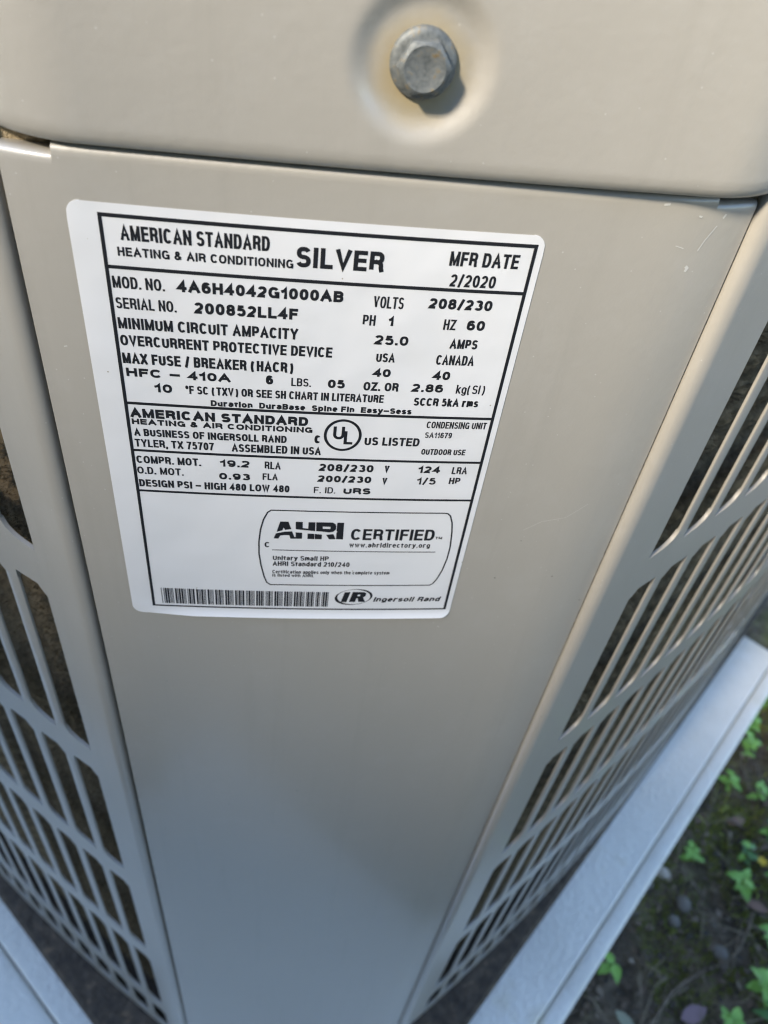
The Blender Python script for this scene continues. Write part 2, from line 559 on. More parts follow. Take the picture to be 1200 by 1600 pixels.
XL, XR = -.0622, .0974
xs = [XL + (XR - XL)*i/60 for i in range(61)]
for q in (-.0513, .0867):
    xs += [q - .00006, q + .00006]
xs = sorted(xs)
def ztop(x):
    if x < -.0513: return .0087
    if x > .0867: return .0090
    return .0106
zs = [0, -.0006, -.0014, -.0024, -.004, -.007, -.011] + [-.02 - .0215*i for i in range(31)]
mb = MB(); rows = []
for zr in ((-.0005, .0058), (-.0001, .0030), (0, .0016), (-.0002, .0008), (-.0006, .00025)):
    rows.append([(x, panel_y(x) + zr[1], ztop(x) + zr[0]) for x in xs])
for zr in zs[2:]:
    rows.append([(x, panel_y(x), ztop(x) + zr if zr > -.015 else .0106 + zr) for x in xs])
mb.grid(rows)
for x, sg in ((XL, 1), (XR, -1)):
    y = panel_y(x); z0 = ztop(x) - .0006
    mb.grid([[(x, y, z0), (x + sg*.0002, y + .0012, z0), (x + sg*.0012, y + .0022, z0)], [(x, y, -.655), (x + sg*.0002, y + .0012, -.655), (x + sg*.0012, y + .0022, -.655)]])
corner_panel = weld(mb.build('corner_panel', M_PAINT, unit), 38)

# scratches and paint chips on the corner panel
def ribbon(pts, t, closed=False):
    """flat mitred ribbon along 2-D points: lists of verts and quads"""
    P = []
    q = list(pts) + ([pts[0]] if closed else [])
    for i in range(len(q) - 1):
        a, c = Vector(q[i]), Vector(q[i+1]); m = max(1, int((c - a).length/2.5))
        P += [a + (c - a)*k/m for k in range(m)]
    if not closed: P.append(Vector(q[-1]))
    n = len(P); L = []; Rr = []
    for i in range(n):
        a = P[i-1] if (i > 0 or closed) else P[i]
        c = P[(i+1) % n] if (i < n-1 or closed) else P[i]
        d1 = (P[i] - a); d2 = (c - P[i])
        if d1.length < 1e-9: d1 = d2
        if d2.length < 1e-9: d2 = d1
        d1 = d1.normalized(); d2 = d2.normalized()
        n1 = Vector((-d1.y, d1.x)); n2 = Vector((-d2.y, d2.x))
        m = n1 + n2
        if m.length < .35: m = n1; k = 1.0
        else:
            m.normalize(); k = min(1/max(m.dot(n1), .3), 2.2)
        L.append(P[i] + m*k*t/2); Rr.append(P[i] - m*k*t/2)
    v = L + Rr
    f = [(i, n + i, n + (i+1) % n, (i+1) % n) for i in range(n if closed else n-1)]
    return v, f
for pts, w in (([(.0800,-.0006),(.0822,-.0012)], .0002), ([(.0885,.0040),(.0868,.0006),(.0860,-.0018)], .0003), ([(.0897,.0066),(.0893,.0056)], .0005),
               ([(.0845,-.0055),(.0851,-.0060),(.0848,-.0068)], .0007), ([(.0752,.0086),(.0738,.0084)], .0005), ([(.083,.0062),(.0838,.0060)], .0004),
               ([(.066,-.090),(.071,-.0865),(.078,-.085),(.0835,-.080)], .00013), ([(-.056,-.035),(-.0552,-.0347)], .0003), ([(.047,-.135),(.0478,-.1356)], .0003)):
    vv, ff = ribbon(pts, w)
    mesh_obj('scuff_mark', [(p.x, panel_y(p.x) - .00012, p.y) for p in vv], ff, M_SCUFF, corner_panel)

# lid: outline walked from the left side through the flat front to the right side
def bow(x): return (x + .02)**2/4.0
def lid_outline():
    pts = []
    def walk(x0, sg):
        out = []
        x, y = x0, LID_Y + bow(x0); s = 0; Rr = .030; t_in = abs(x0 + .02)/2.0; arc = (T0 - t_in)*Rr
        ds = .0015
        while s < .74:
            t = t_in + s/Rr if s < arc else T0 + R(22.6)*(s - arc)/.71
            st = ds if s < arc + .01 else .02
            s += st
            x += sg*st*math.cos(t); y += st*math.sin(t)
            out.append((x, y, sg*t))
        return out
    left = walk(-.044, -1); right = walk(.082, 1)
    flat = []
    x = -.044
    while x < .0821:
        flat.append((x, LID_Y + bow(x), 0.0))
        x += .0006 if -.004 < x < .039 else .003
    return list(reversed(left)) + flat + right
lo = lid_outline()
prof = [(.009, .034), (.0060, .0160), (.0050, .0134), (.0040, .0119), (.0030, .0113), (.0020, .0111), (.0011, .0114), (.0005, .0121), (.0001, .0134), (0, .0150)]
prof += [(0, .0156 + .0006*i) for i in range(58)]
prof += [(0, .056), (0, .064), (0, .074)] + [(.014*(1 - math.cos(R(a))), .074 + .014*math.sin(R(a))) for a in range(15, 91, 15)]
def dimple(x, z):
    r = math.hypot(x - SCREW_XZ[0], z - SCREW_XZ[1])
    k = min(max((r - .0082)/(.0150 - .0082), 0), 1)
    k = k*k*k*(k*(6*k - 15) + 10)
    return .0017*(1 - k)
rows = []
for off, z in prof:
    r = []
    for x, y, t in lo:
        d = off
        if off == 0 and abs(t) < 1e-9: d += dimple(x, z)
        r.append((x - math.sin(t)*d, y + math.cos(t)*d, z))
    rows.append(r)
mb = MB(); mb.grid(rows)
top = list(rows[-1]) + [(.10, 1.045, .088), (-.066, 1.045, .088)]
mb.add(top, [tuple(range(len(top)))])
a, bb = rows[-1][-1], rows[-1][0]
back = [a, (.10, 1.045, .088), (-.066, 1.045, .088), bb]
mb.grid([back, [(p[0], p[1], .0142) for p in back]])
lid = weld(mb.build('lid', M_LID, unit), 40)

# hex head screw with flange
sx, sz = SCREW_XZ; sy = LID_Y + bow(SCREW_XZ[0]) + .0017
screw = mesh_obj('screw', [], [], M_STEEL, unit)
def lathe(prof, seg, rot=0.0):
    rows = []
    for r, d in prof:
        rows.append([(sx + r*math.cos(rot + k*2*math.pi/seg), sy - d, sz + r*math.sin(rot + k*2*math.pi/seg)) for k in range(seg)])
    return rows
mb = MB(); mb.grid(lathe([(.0062, -.001), (.0062, .0005), (.0060, .0009), (.0055, .0012), (.0048, .0015)], 40), True)
mb.grid(lathe([(.0048, .0015), (.0001, .0015)], 40), True)
screw.data.from_pydata(mb.v, [], mb.f); weld(screw, 40)
mb = MB()
hx = lathe([(.00470, .0012), (.00470, .0046)], 6, R(4))
def hexpt(k, sub, r_cap, d):
    pass
seg = 48; rh0 = .0050
rows = []
for d, cap in ((.0012, 9), (.0034, 9), (.0037, .0047), (.0041, .0040), (.0042, .0038), (.0041, .0035), (.0040, .0001)):
    r_ = []
    for k in range(seg):
        a = R(4) + k*2*math.pi/seg
        rel = (k*2*math.pi/seg) % (math.pi/3)
        rh = rh0*math.cos(math.pi/6)/math.cos(rel - math.pi/6)
        r = min(rh, cap)
        r_.append((sx + r*math.cos(a), sy - d, sz + r*math.sin(a)))
    rows.append(r_)
mb.grid(rows, True)
weld(mb.build('hex_head', M_STEEL, screw), 25)

# ------------------------------------------------------------------ rating label
LY = -.00018
label_x0, label_x1, label_z0, label_z1, rc = -50.2, 49.95, -129.7, .2, 3.0
def label_curl(x, z):
    k = min(max((-126.3 - z)/3.4, 0), 1)
    e = min(max((x + 46)/14, 0), 1)
    return -.0009*k*k*e
nx, nz_ = 50, 60
rows = []
for j in range(nz_ + 1):
    v = j/nz_
    z = label_z1 + (label_z0 - label_z1)*v
    if v > .94: pass
    dz = min(z - label_z0, label_z1 - z)
    ins = 0 if dz >= rc else rc - math.sqrt(max(rc*rc - (rc - dz)**2, 0))
    rows.append([((label_x0 + ins + (label_x1 - label_x0 - 2*ins)*i/nx)) for i in range(nx + 1)])
zl = [label_z1 + (label_z0 - label_z1)*j/nz_ for j in range(nz_ + 1)]
extra_z = [label_z1 - d for d in (.15, .4, .8, 1.3)] + [label_z0 + d for d in (.15, .4, .8, 1.3, 1.7, 2.6, 3.2)]
zl = sorted(set(zl + extra_z), reverse=True)
mb = MB(); rows = []
for z in zl:
    dz = min(z - label_z0, label_z1 - z)
    ins = 0 if dz >= rc else rc - math.sqrt(max(rc*rc - (rc - dz)**2, 0))
    rows.append([((label_x0 + ins + (label_x1 - label_x0 - 2*ins)*i/nx)*.001, LY + panel_y((label_x0 + ins + (label_x1 - label_x0 - 2*ins)*i/nx)*.001) + label_curl(label_x0 + ins + (label_x1 - label_x0 - 2*ins)*i/nx, z), z*.001) for i in range(nx + 1)])
mb.grid(rows)
bl = [(x, y + .00012, z) for x, y, z in rows[-1]]
mb.grid([rows[-1], bl])
rim = [r[0] for r in rows]; mb.grid([[(x, panel_y(x) - .00001, z) for x, y, z in rim], rim])
rim = [r[-1] for r in rows]; mb.grid([rim, [(x, panel_y(x) - .00001, z) for x, y, z in rim]])
rating = weld(mb.build('rating_label', M_LABEL, unit), 60)
rating['label'] = 'white rating label with black print and a barcode'
INK_Y = LY - .00006
def ink(name, verts2, faces, mat=None, dy=0.0):
    return mesh_obj(name, [(p[0]*.001, INK_Y - dy + panel_y(p[0]*.001), p[1]*.001) for p in verts2], faces, mat or M_INK, rating)

# --- a plain grotesque stroke alphabet: (width, strokes) on a unit cap height
def arc(cx, cy, rx, ry, a0, a1, n=None, p=2.35):
    n = n or max(5, int(abs(a1 - a0)/15))
    out = []
    for i in range(n + 1):
        a = R(a0 + (a1 - a0)*i/n); c, s = math.cos(a), math.sin(a)
        out.append((cx + rx*math.copysign(abs(c)**(2/p), c), cy + ry*math.copysign(abs(s)**(2/p), s)))
    return out
def ell(cx, cy, rx, ry): return arc(cx, cy, rx, ry, 90, 450, 26)
X = .72
def sshape(h=1.0):
    return arc(.5, .755*h, .47, .245*h, 20, 180, 9) + arc(.5, .755*h, .47, .245*h, 180, 262, 4)[1:] + arc(.5, .255*h, .5, .255*h, 82, 0, 4) + arc(.5, .255*h, .5, .255*h, 0, -162, 9)[1:]
GL = {
 'A': (.78, [[(0,0),(.5,1),(1,0)], [(.17,.32),(.83,.32)]]),
 'B': (.64, [[(0,.53),(0,1)] + arc(.6,.765,.36,.235,90,-90) + [(0,.53)], [(0,.53),(0,0)] + arc(.6,.265,.40,.265,-90,90)]),
 'C': (.72, [arc(.5,.5,.5,.5,38,322)]),
 'D': (.68, [[(0,0),(0,1)] + arc(.48,.5,.52,.5,90,-90) + [(0,0)]]),
 'E': (.58, [[(1,1),(0,1),(0,0),(1,0)], [(0,.52),(.92,.52)]]),
 'F': (.54, [[(1,1),(0,1),(0,0)], [(0,.5),(.88,.5)]]),
 'G': (.74, [arc(.5,.5,.5,.5,38,300) + [(1,.2),(1,.45),(.58,.45)], [(1,.3),(1,0)]]),
 'H': (.66, [[(0,0),(0,1)], [(1,0),(1,1)], [(0,.52),(1,.52)]]),
 'I': (.0, [[(.5,0),(.5,1)]]),
 'K': (.68, [[(0,0),(0,1)], [(.95,1),(0,.36)], [(.32,.58),(1,0)]]),
 'L': (.52, [[(0,1),(0,0),(1,0)]]),
 'M': (.86, [[(0,0),(0,1)], [(1,1),(1,0)], ['thin', (.04,1),(.5,.04)], ['thin', (.96,1),(.5,.04)]]),
 'N': (.70, [[(0,0),(0,1)], [(1,0),(1,1)], ['thin', (.06,1),(.94,0)]]),
 'O': (.76, [ell(.5,.5,.5,.5)]),
 'P': (.62, [[(0,0),(0,1)] + arc(.58,.73,.42,.27,90,-90) + [(0,.46)]]),
 'R': (.66, [[(0,0),(0,1)] + arc(.58,.745,.40,.255,90,-90) + [(0,.49)], [(.55,.49),(.82,.44),(.93,.32),(.95,.1),(1,0)]]),
 'S': (.64, [sshape()]),
 'T': (.62, [[(0,1),(1,1)], [(.5,1),(.5,0)]]),
 'U': (.66, [[(0,1),(0,.4)] + arc(.5,.32,.5,.32,180,360) + [(1,.4),(1,1)]]),
 'V': (.72, [[(0,1),(.5,0),(1,1)]]),
 'W': (1.05, [[(0,1),(.25,0),(.5,1),(.75,0),(1,1)]]),
 'X': (.70, [[(0,1),(1,0)], [(1,1),(0,0)]]),
 'Y': (.72, [[(0,1),(.5,.42),(1,1)], [(.5,.42),(.5,0)]]),
 'Z': (.64, [[(0,1),(1,1),(0,0),(1,0)]]),
 '0': (.54, [ell(.5,.5,.5,.5)]),
 '1': (.28, [[(0,.74),(.55,.8),(.95,1),(.95,0)]]),
 '2': (.54, [arc(.5,.71,.48,.29,165,-30) + [(.55,.33),(.1,.12),(0,0),(1,0)]]),
 '3': (.54, [arc(.48,.765,.44,.235,155,-90), arc(.48,.265,.52,.265,90,-158)]),
 '4': (.58, [[(.76,0),(.76,1),(0,.28),(1,.28)]]),
 '5': (.54, [[(.92,1),(.18,1),(.08,.48)] + arc(.48,.325,.52,.325,140,-158)]),
 '6': (.54, [ell(.5,.31,.5,.31), arc(.52,.55,.46,.45,38,90) + arc(.5,.55,.5,.45,90,180)[1:] + [(0,.31)]]),
 '7': (.52, [[(0,1),(1,1),(.55,.5),(.34,0)]]),
 '8': (.54, [ell(.5,.77,.43,.23), ell(.5,.27,.5,.27)]),
 '9': (.54, [ell(.5,.69,.5,.31), arc(.48,.45,.46,.45,218,270) + arc(.5,.45,.5,.45,270,360)[1:] + [(1,.69)]]),
 '.': (.0, ['dot']), ',': (.0, ['dot', [(.0,.0),(-.06,-.2)]]),
 '/': (.34, [[(0,-.06),(1,1.04)]]),
 '(': (.40, [arc(1.6,.4,1.6,.95,138,222,9,2)]), ')': (.40, [arc(-.6,.4,1.6,.95,42,-42,9,2)]),
 '&': (.74, [[(1,0),(.2,.7)] + arc(.42,.81,.24,.19,200,-20,9,2) + [(.58,.62),(.12,.42)] + arc(.38,.23,.38,.23,140,310,9,2) + [(.95,.42)]]),
 '–': (.62, [[(0,.44),(1,.44)]]), '-': (.3, [[(0,.4),(1,.4)]]),
 '°': (.22, [ell(.5,.85,.5,.16)]),
 'a': (.52, [[(1,0),(1,.46)] + arc(.5,.48,.5,.24,0,160), [(1,.40),(.5,.40)] + arc(.42,.2,.42,.2,90,270) + [(.6,0),(1,.16)]]),
 'b': (.54, [[(0,0),(0,1)], ell(.5,X/2,.5,X/2)]),
 'c': (.50, [arc(.5,X/2,.5,X/2,42,318)]),
 'd': (.54, [[(1,0),(1,1)], ell(.5,X/2,.5,X/2)]),
 'e': (.52, [[(0,.38),(1,.38)] + arc(.5,X/2,.5,X/2,8,318)]),
 'f': (.28, [[(.4,0),(.4,.82)] + arc(.95,.82,.55,.18,180,90), [(0,X),(1,X)]]),
 'g': (.54, [ell(.5,X/2,.5,X/2), [(1,X),(1,-.06)] + arc(.5,-.06,.5,.2,0,-160)]),
 'h': (.50, [[(0,0),(0,1)], arc(.5,.44,.5,.28,180,0) + [(1,0)]]),
 'i': (.0, [[(.5,0),(.5,X)], [(.5,.90),(.5,1)]]),
 'k': (.50, [[(0,0),(0,1)], [(.9,X),(0,.26)], [(.35,.44),(1,0)]]),
 'l': (.0, [[(.5,0),(.5,1)]]),
 'm': (.82, [[(0,0),(0,X)], arc(.25,.46,.25,.26,180,0) + [(.5,0)], arc(.75,.46,.25,.26,180,0) + [(1,0)]]),
 'n': (.50, [[(0,0),(0,X)], arc(.5,.44,.5,.28,180,0) + [(1,0)]]),
 'o': (.54, [ell(.5,X/2,.5,X/2)]),
 'p': (.54, [[(0,-.26),(0,X)], ell(.5,X/2,.5,X/2)]),
 'r': (.36, [[(0,0),(0,X)], arc(.85,.40,.85,.32,180,62)]),
 's': (.48, [sshape(X)]),
 't': (.28, [[(.4,.95),(.4,.2)] + arc(.95,.2,.55,.2,180,270), [(0,X),(1,X)]]),
 'u': (.50, [[(0,X),(0,.28)] + arc(.5,.28,.5,.28,180,360), [(1,0),(1,X)]]),
 'w': (.80, [[(0,X),(.25,0),(.5,X),(.75,0),(1,X)]]),
 'y': (.54, [[(0,X),(.5,.02)], [(1,X),(.45,-.12),(.3,-.25),(.05,-.25)]]),
}
def write(text, x, z, w, h, wt, slant=0.0, track=.26, name='lettering'):
    t = min(wt*1.25*h, .275*h, .31*w/max(len(text.replace(' ', '')), 2) if len(text) > 1 else 9)
    ws = 0; n = 0; gaps = 0
    for i, c in enumerate(text):
        if c == ' ': ws += .34
        else:
            ws += GL[c][0]; n += 1
        if i: ws += track*.62
    k = max((w - n*t)/max(ws, .01), .01) if ws > .01 else 0
    k = min(k, h*1.5)
    mb = MB(); cx = x
    H = h - t
    for i, c in enumerate(text):
        if i: cx += track*.62*k
        if c == ' ':
            cx += .34*k; continue
        gw, strokes = GL[c]
        g = gw*k
        for st in strokes:
            if st == 'dot':
                mb.add([(cx, z), (cx + t, z), (cx + t, z + t), (cx, z + t)], [(0,1,2,3)]); continue
            tt = t
            if st[0] == 'thin': st = st[1:]; tt = t*.72
            P = [(cx + t/2 + px*g, z + t/2 + py*H) for px, py in st]
            # straight ends run out to the full height / width
            closed = (abs(P[0][0]-P[-1][0]) < 1e-6 and abs(P[0][1]-P[-1][1]) < 1e-6)
            if closed: P = P[:-1]
            else:
                for e, q in ((0, 1), (-1, -2)):
                    dx, dy = P[e][0]-P[q][0], P[e][1]-P[q][1]
                    l = math.hypot(dx, dy)
                    if len(st) <= 5 and l > 0:
                        P[e] = (P[e][0] + dx/l*t*.5, P[e][1] + dy/l*t*.5)
            vv, ff = ribbon(P, tt, closed)
            mb.add([(p[0], p[1]) for p in vv], ff)
        cx += g + t
    vs = [(p[0] + slant*(p[1] - z), p[1] + .0035*(p[0] - x)) for p in mb.v]
    return ink(name, vs, mb.f)

TEXT = [   # text, x, baseline z, width, cap height (mm on the label), stroke / height
    ("AMERICAN STANDARD", -39.90, -7.44, 30.58, 3.28, 0.155),
    ("HEATING & AIR CONDITIONING", -40.90, -10.97, 36.63, 2.00, 0.170),
    ("MOD. NO.", -42.82, -18.48, 11.01, 2.81, 0.160),
    ("4A6H4042G1000AB", -29.21, -18.29, 36.23, 2.72, 0.210),
    ("SERIAL NO.", -42.71, -23.44, 13.05, 2.74, 0.160),
    ("200852LL4F", -25.75, -23.32, 22.87, 2.79, 0.220),
    ("MINIMUM CIRCUIT AMPACITY", -42.82, -28.50, 40.12, 2.85, 0.180),
    ("OVERCURRENT PROTECTIVE DEVICE", -42.84, -32.88, 48.30, 2.77, 0.180),
    ("MAX FUSE / BREAKER (HACR)", -42.89, -37.71, 39.40, 2.88, 0.180),
    ("SILVER", -3.70, -10.42, 18.91, 4.66, 0.200),
    ("MFR DATE", 29.44, -7.84, 15.53, 3.34, 0.150),
    ("2/2020", 30.36, -12.73, 10.37, 2.97, 0.170),
    ("VOLTS", 13.88, -19.02, 6.85, 2.93, 0.170),
    ("208/230", 26.48, -18.42, 14.71, 2.62, 0.265),
    ("PH", 11.87, -23.58, 2.90, 2.68, 0.170),
    ("1", 17.84, -23.41, 1.15, 2.38, 0.265),
    ("HZ", 30.70, -23.71, 2.90, 2.74, 0.170),
    ("60", 36.23, -23.58, 4.25, 2.62, 0.250),
    ("25.0", 15.10, -28.49, 7.92, 2.51, 0.250),
    ("AMPS", 33.07, -28.66, 6.67, 2.55, 0.180),
    ("USA", 15.96, -33.23, 4.46, 2.47, 0.180),
    ("CANADA", 30.46, -33.29, 9.29, 2.75, 0.180),
    ("40", 15.63, -37.45, 4.26, 2.29, 0.250),
    ("40", 30.37, -37.62, 4.23, 2.45, 0.250),
    ("HFC – 410A", -42.47, -41.29, 24.18, 2.35, 0.270),
    ("6", -9.87, -41.18, 1.69, 2.58, 0.250),
    ("LBS.", -3.83, -41.29, 4.73, 2.32, 0.180),
    ("05", 4.99, -41.32, 4.09, 2.44, 0.250),
    ("OZ. OR", 13.68, -41.58, 8.65, 2.51, 0.180),
    ("2.86", 25.67, -41.40, 7.82, 2.37, 0.250),
    ("kg(SI)", 36.83, -41.51, 7.31, 2.62, 0.180),
    ("10", -36.31, -45.40, 4.09, 2.44, 0.220),
    ("°F SC (TXV) OR SEE SH CHART IN LITERATURE", -29.04, -45.27, 48.09, 2.35, 0.170),
    ("SCCR 5kA rms", 26.70, -45.58, 16.55, 2.44, 0.190),
    ("Duration  DuraBase  Spine Fin  Easy–Sess", -23.19, -48.53, 49.75, 1.75, 0.210),
    ("AMERICAN STANDARD", -42.84, -53.41, 43.56, 2.76, 0.250),
    ("HEATING & AIR CONDITIONING", -42.71, -55.54, 44.63, 1.75, 0.250),
    ("A BUSINESS OF INGERSOLL RAND", -42.54, -59.18, 38.03, 2.33, 0.180),
    ("TYLER, TX 75707", -42.68, -62.70, 19.72, 2.50, 0.180),
    ("ASSEMBLED IN USA", -18.45, -62.68, 22.90, 2.61, 0.180),
    ("C", 2.58, -58.71, 1.54, 2.63, 0.220),
    ("US LISTED", 15.54, -58.73, 14.44, 2.71, 0.200),
    ("CONDENSING UNIT", 31.05, -52.54, 15.80, 2.15, 0.180),
    ("SA11679", 31.08, -55.73, 7.13, 1.84, 0.220),
    ("OUTDOOR USE", 30.92, -61.41, 11.92, 1.97, 0.200),
    ("COMPR. MOT.", -42.87, -68.20, 16.40, 2.53, 0.170),
    ("19.2", -21.56, -67.95, 7.60, 2.31, 0.265),
    ("RLA", -10.02, -68.13, 4.16, 2.59, 0.170),
    ("208/230", 4.28, -68.09, 14.54, 2.54, 0.265),
    ("V", 21.80, -68.00, 1.26, 2.44, 0.180),
    ("124", 31.02, -67.84, 5.98, 2.38, 0.265),
    ("LRA", 40.35, -68.07, 4.23, 2.53, 0.180),
    ("O.D. MOT.", -43.05, -71.87, 11.89, 2.46, 0.170),
    ("0.93", -21.95, -72.42, 8.10, 2.25, 0.265),
    ("FLA", -10.54, -71.99, 3.97, 2.33, 0.170),
    ("200/230", 4.13, -71.97, 14.47, 2.34, 0.265),
    ("V", 21.66, -72.27, 1.28, 2.37, 0.180),
    ("1/5", 31.25, -72.03, 5.18, 2.45, 0.265),
    ("HP", 40.14, -71.71, 3.14, 2.32, 0.170),
    ("DESIGN PSI – HIGH 480 LOW 480", -42.98, -76.36, 39.65, 2.54, 0.180),
    ("F. ID.", 3.28, -76.12, 5.88, 2.27, 0.180),
    ("URS", 11.35, -76.13, 7.46, 2.28, 0.265),
    ("CERTIFIED", 14.82, -94.22, 24.59, 4.56, 0.160),
    ("TM", 39.83, -93.55, 2.03, 1.00, 0.200),
    ("www.ahridirectory.org", 14.67, -97.32, 24.08, 2.02, 0.170),
    ("C", -9.85, -98.08, 1.47, 2.21, 0.160),
    ("Unitary Small HP", -7.43, -103.44, 16.44, 1.99, 0.200),
    ("AHRI Standard 210/240", -7.44, -105.98, 22.86, 2.02, 0.200),
    ("Certification applies only when the complete system", -7.50, -109.33, 35.47, 1.53, 0.170),
    ("is listed with AHRI.", -7.48, -110.80, 12.47, 1.31, 0.170),
    ("Ingersoll Rand", 24.21, -122.13, 21.35, 2.25, 0.230),
]
for t, x, z, w, h, wt in TEXT:
    write(t, x, z, w, h, wt, .22 if t.startswith('Inger') else 0.0, .36 if t.startswith('www') else .26)

def bar(x0, x1, z0, z1, name='rule_line'):
    n = max(1, int((x1 - x0)/2.5))
    v = [(x0 + (x1 - x0)*i/n, z) for z in (z0, z1) for i in range(n + 1)]
    return ink(name, v, [(i, i + 1, n + 2 + i, n + 1 + i) for i in range(n)])
fx0, fx1 = -43.6, 48.0
def rule(z, t, x0=fx0, x1=fx1): return bar(x0, x1, z - t/2, z + t/2)
rule(-2.3, .85, fx0 - .4, fx1 + .4); rule(-125.9, .62, fx0 - .4, fx1 + .4)
bar(fx0 - .4, fx0 + .4, -125.59, -2.73); bar(fx1 - .4, fx1 + .4, -125.59, -2.73)
for z, t in ((-13.6, .82), (-49.1, .78), (-63.9, .75), (-77.85, .72)):
    rule(z, t, fx0 + .4, fx1 - .4)
rule(-99.1, .32, -7.7, 40.8)

# listing mark: ring with two offset letters
ring = [(9.75 + 4.5*math.cos(2*math.pi*i/48), -55.8 + 4.8*math.sin(2*math.pi*i/48)) for i in range(48)]
vv, ff = ribbon(ring, .72, True)
mb = MB(); mb.add([(p.x, p.y) for p in vv], ff)
for st in ([(7.65,-53.0),(7.65,-55.6)] + [(8.72 + 1.07*math.cos(R(a)), -55.7 + 1.05*math.sin(R(a))) for a in range(180, 361, 20)] + [(9.79,-55.6),(9.79,-53.0)], [(10.5,-54.4),(10.5,-58.3),(12.4,-58.3)]):
    vv, ff = ribbon(st, .78); mb.add([(p.x, p.y) for p in vv], ff)
ink('listing_mark', mb.v, mb.f)

# certification box and its lettering block
box = [(-8.13,-83.1),(-9.1,-84.0),(-10.25,-86.9),(-11.05,-90.8),(-11.5,-95.9),(-11.45,-100.8),(-10.9,-105.7),(-9.9,-111.0),(-9.15,-113.5),(-8.0,-114.5),
       (41.3,-114.2),(42.15,-113.5),(43.1,-111.5),(44.2,-107.3),(44.85,-102.1),(44.95,-97.0),(44.4,-90.5),(43.75,-86.6),(42.85,-84.0),(41.9,-83.05),(41.0,-82.9)]
vv, ff = ribbon(box, .42, True)
ink('certification_border', [(p.x, p.y) for p in vv], ff)
mb = MB()
for pl in ([(-5.55,-87.42),(-3.24,-87.4),(-2.38,-90.31),(-4.13,-90.72),(-4.53,-89.77),(-4.88,-90.91),(-6.5,-91.58)],
           [(-7.33,-94.3),(-6.68,-92.22),(-4.17,-91.42),(-4.13,-92.82),(-5.44,-93.05),(-5.96,-94.34)],
           [(-4.17,-91.42),(-2.13,-91.23),(-1.43,-93.51),(-1.05,-93.49),(-1.11,-91.57),(.75,-91.7),(.76,-94.14),(-2.51,-94.24),(-2.9,-92.8),(-4.13,-92.82)],
           [(-1.22,-87.33),(.77,-87.37),(.81,-89.75),(2.4,-89.97),(2.4,-87.36),(4.32,-87.33),(4.41,-90.92),(2.9,-90.72),(-1.12,-90.32)],
           [(2.32,-91.93),(4.25,-92.02),(4.35,-94.19),(2.36,-94.14)],
           [(4.59,-87.31),(6.4,-87.29),(6.61,-91.03),(4.71,-90.9)],
           [(6.4,-87.29),(9.26,-87.28),(10.06,-87.89),(8.71,-89.01),(6.5,-88.98)],
           [(10.06,-87.89),(10.35,-88.92),(10.27,-90.09),(9.64,-90.99),(8.74,-89.9),(8.71,-89.01)],
           [(8.74,-89.9),(9.64,-90.99),(8.42,-91.29),(6.61,-91.03),(6.55,-89.9)],
           [(4.41,-92.01),(6.44,-92.26),(6.46,-94.16),(4.49,-94.19)],
           [(7.65,-92.31),(9.7,-91.93),(10.48,-94.03),(8.59,-94.13)],
           [(10.57,-87.29),(12.48,-87.26),(12.62,-94.07),(10.62,-94.02),(10.57,-91.37),(10.88,-90.96),(10.53,-90.7)]):
    mb.add(pl, [tuple(range(len(pl)))])
ink('certification_logo', mb.v, mb.f)

# maker's oval: swoosh ring and two slanted letters
mb = MB()
def oval(cx, cz, rx, rz, rot, n=56):
    return [(cx + rx*math.cos(2*math.pi*i/n)*math.cos(rot) - rz*math.sin(2*math.pi*i/n)*math.sin(rot),
             cz + rx*math.cos(2*math.pi*i/n)*math.sin(rot) + rz*math.sin(2*math.pi*i/n)*math.cos(rot)) for i in range(n)]
oo = oval(17.9, -119.9, 5.95, 3.75, R(10)); oi = oval(17.95, -119.85, 5.2, 3.5, R(3))
mb.add(oo + oi, [(i, (i+1) % 56, 56 + (i+1) % 56, 56 + i) for i in range(56)])
for pl in ([(14.97,-117.64),(16.75,-117.47),(15.78,-122.4),(14.02,-122.34)],
           [(17.5,-117.44),(21.1,-117.51),(21.75,-118.03),(21.58,-119.43),(20.88,-120.02),(21.7,-122.24),(19.56,-122.24),(19.26,-120.47),(18.81,-120.49),(18.5,-122.29),(16.62,-122.23)]):
    mb.add(pl, [tuple(range(len(pl)))])
mark = ink('maker_logo', mb.v, mb.f)
ink('letter_counter', [(19.25,-118.61),(20.0,-118.67),(19.77,-119.42),(19.01,-119.36)], [(0,3,2,1)], M_WHITE_INK, .00003)

# barcode, one bar pattern of nine elements per character
C39 = {'0':'nnnwwnwnn','1':'wnnwnnnnw','2':'nnwwnnnnw','4':'nnnwwnnnw','6':'nnwwwnnnn','A':'wnnnnwnnw','B':'nnwnnwnnw','G':'nnnnnwwnw','H':'wnnnnwwnn','*':'nwnnwnwnn'}
mods = []
for ch in '*4A6H4042G1000AB*':
    for i, e in enumerate(C39[ch]):
        mods.append((i % 2 == 0, 2.6 if e == 'w' else 1.0))
    mods.append((False, 1.0))
tot = sum(m[1] for m in mods[:-1]); bx0, bx1 = -40.9, 10.0
mb = MB(); x = bx0
for on, wd in mods[:-1]:
    dx = wd*(bx1 - bx0)/tot
    if on: mb.add([(x, -124.7), (x + dx, -124.7), (x + dx, -117.6), (x, -117.6)], [(0,1,2,3)])
    x += dx
ink('barcode', mb.v, mb.f)

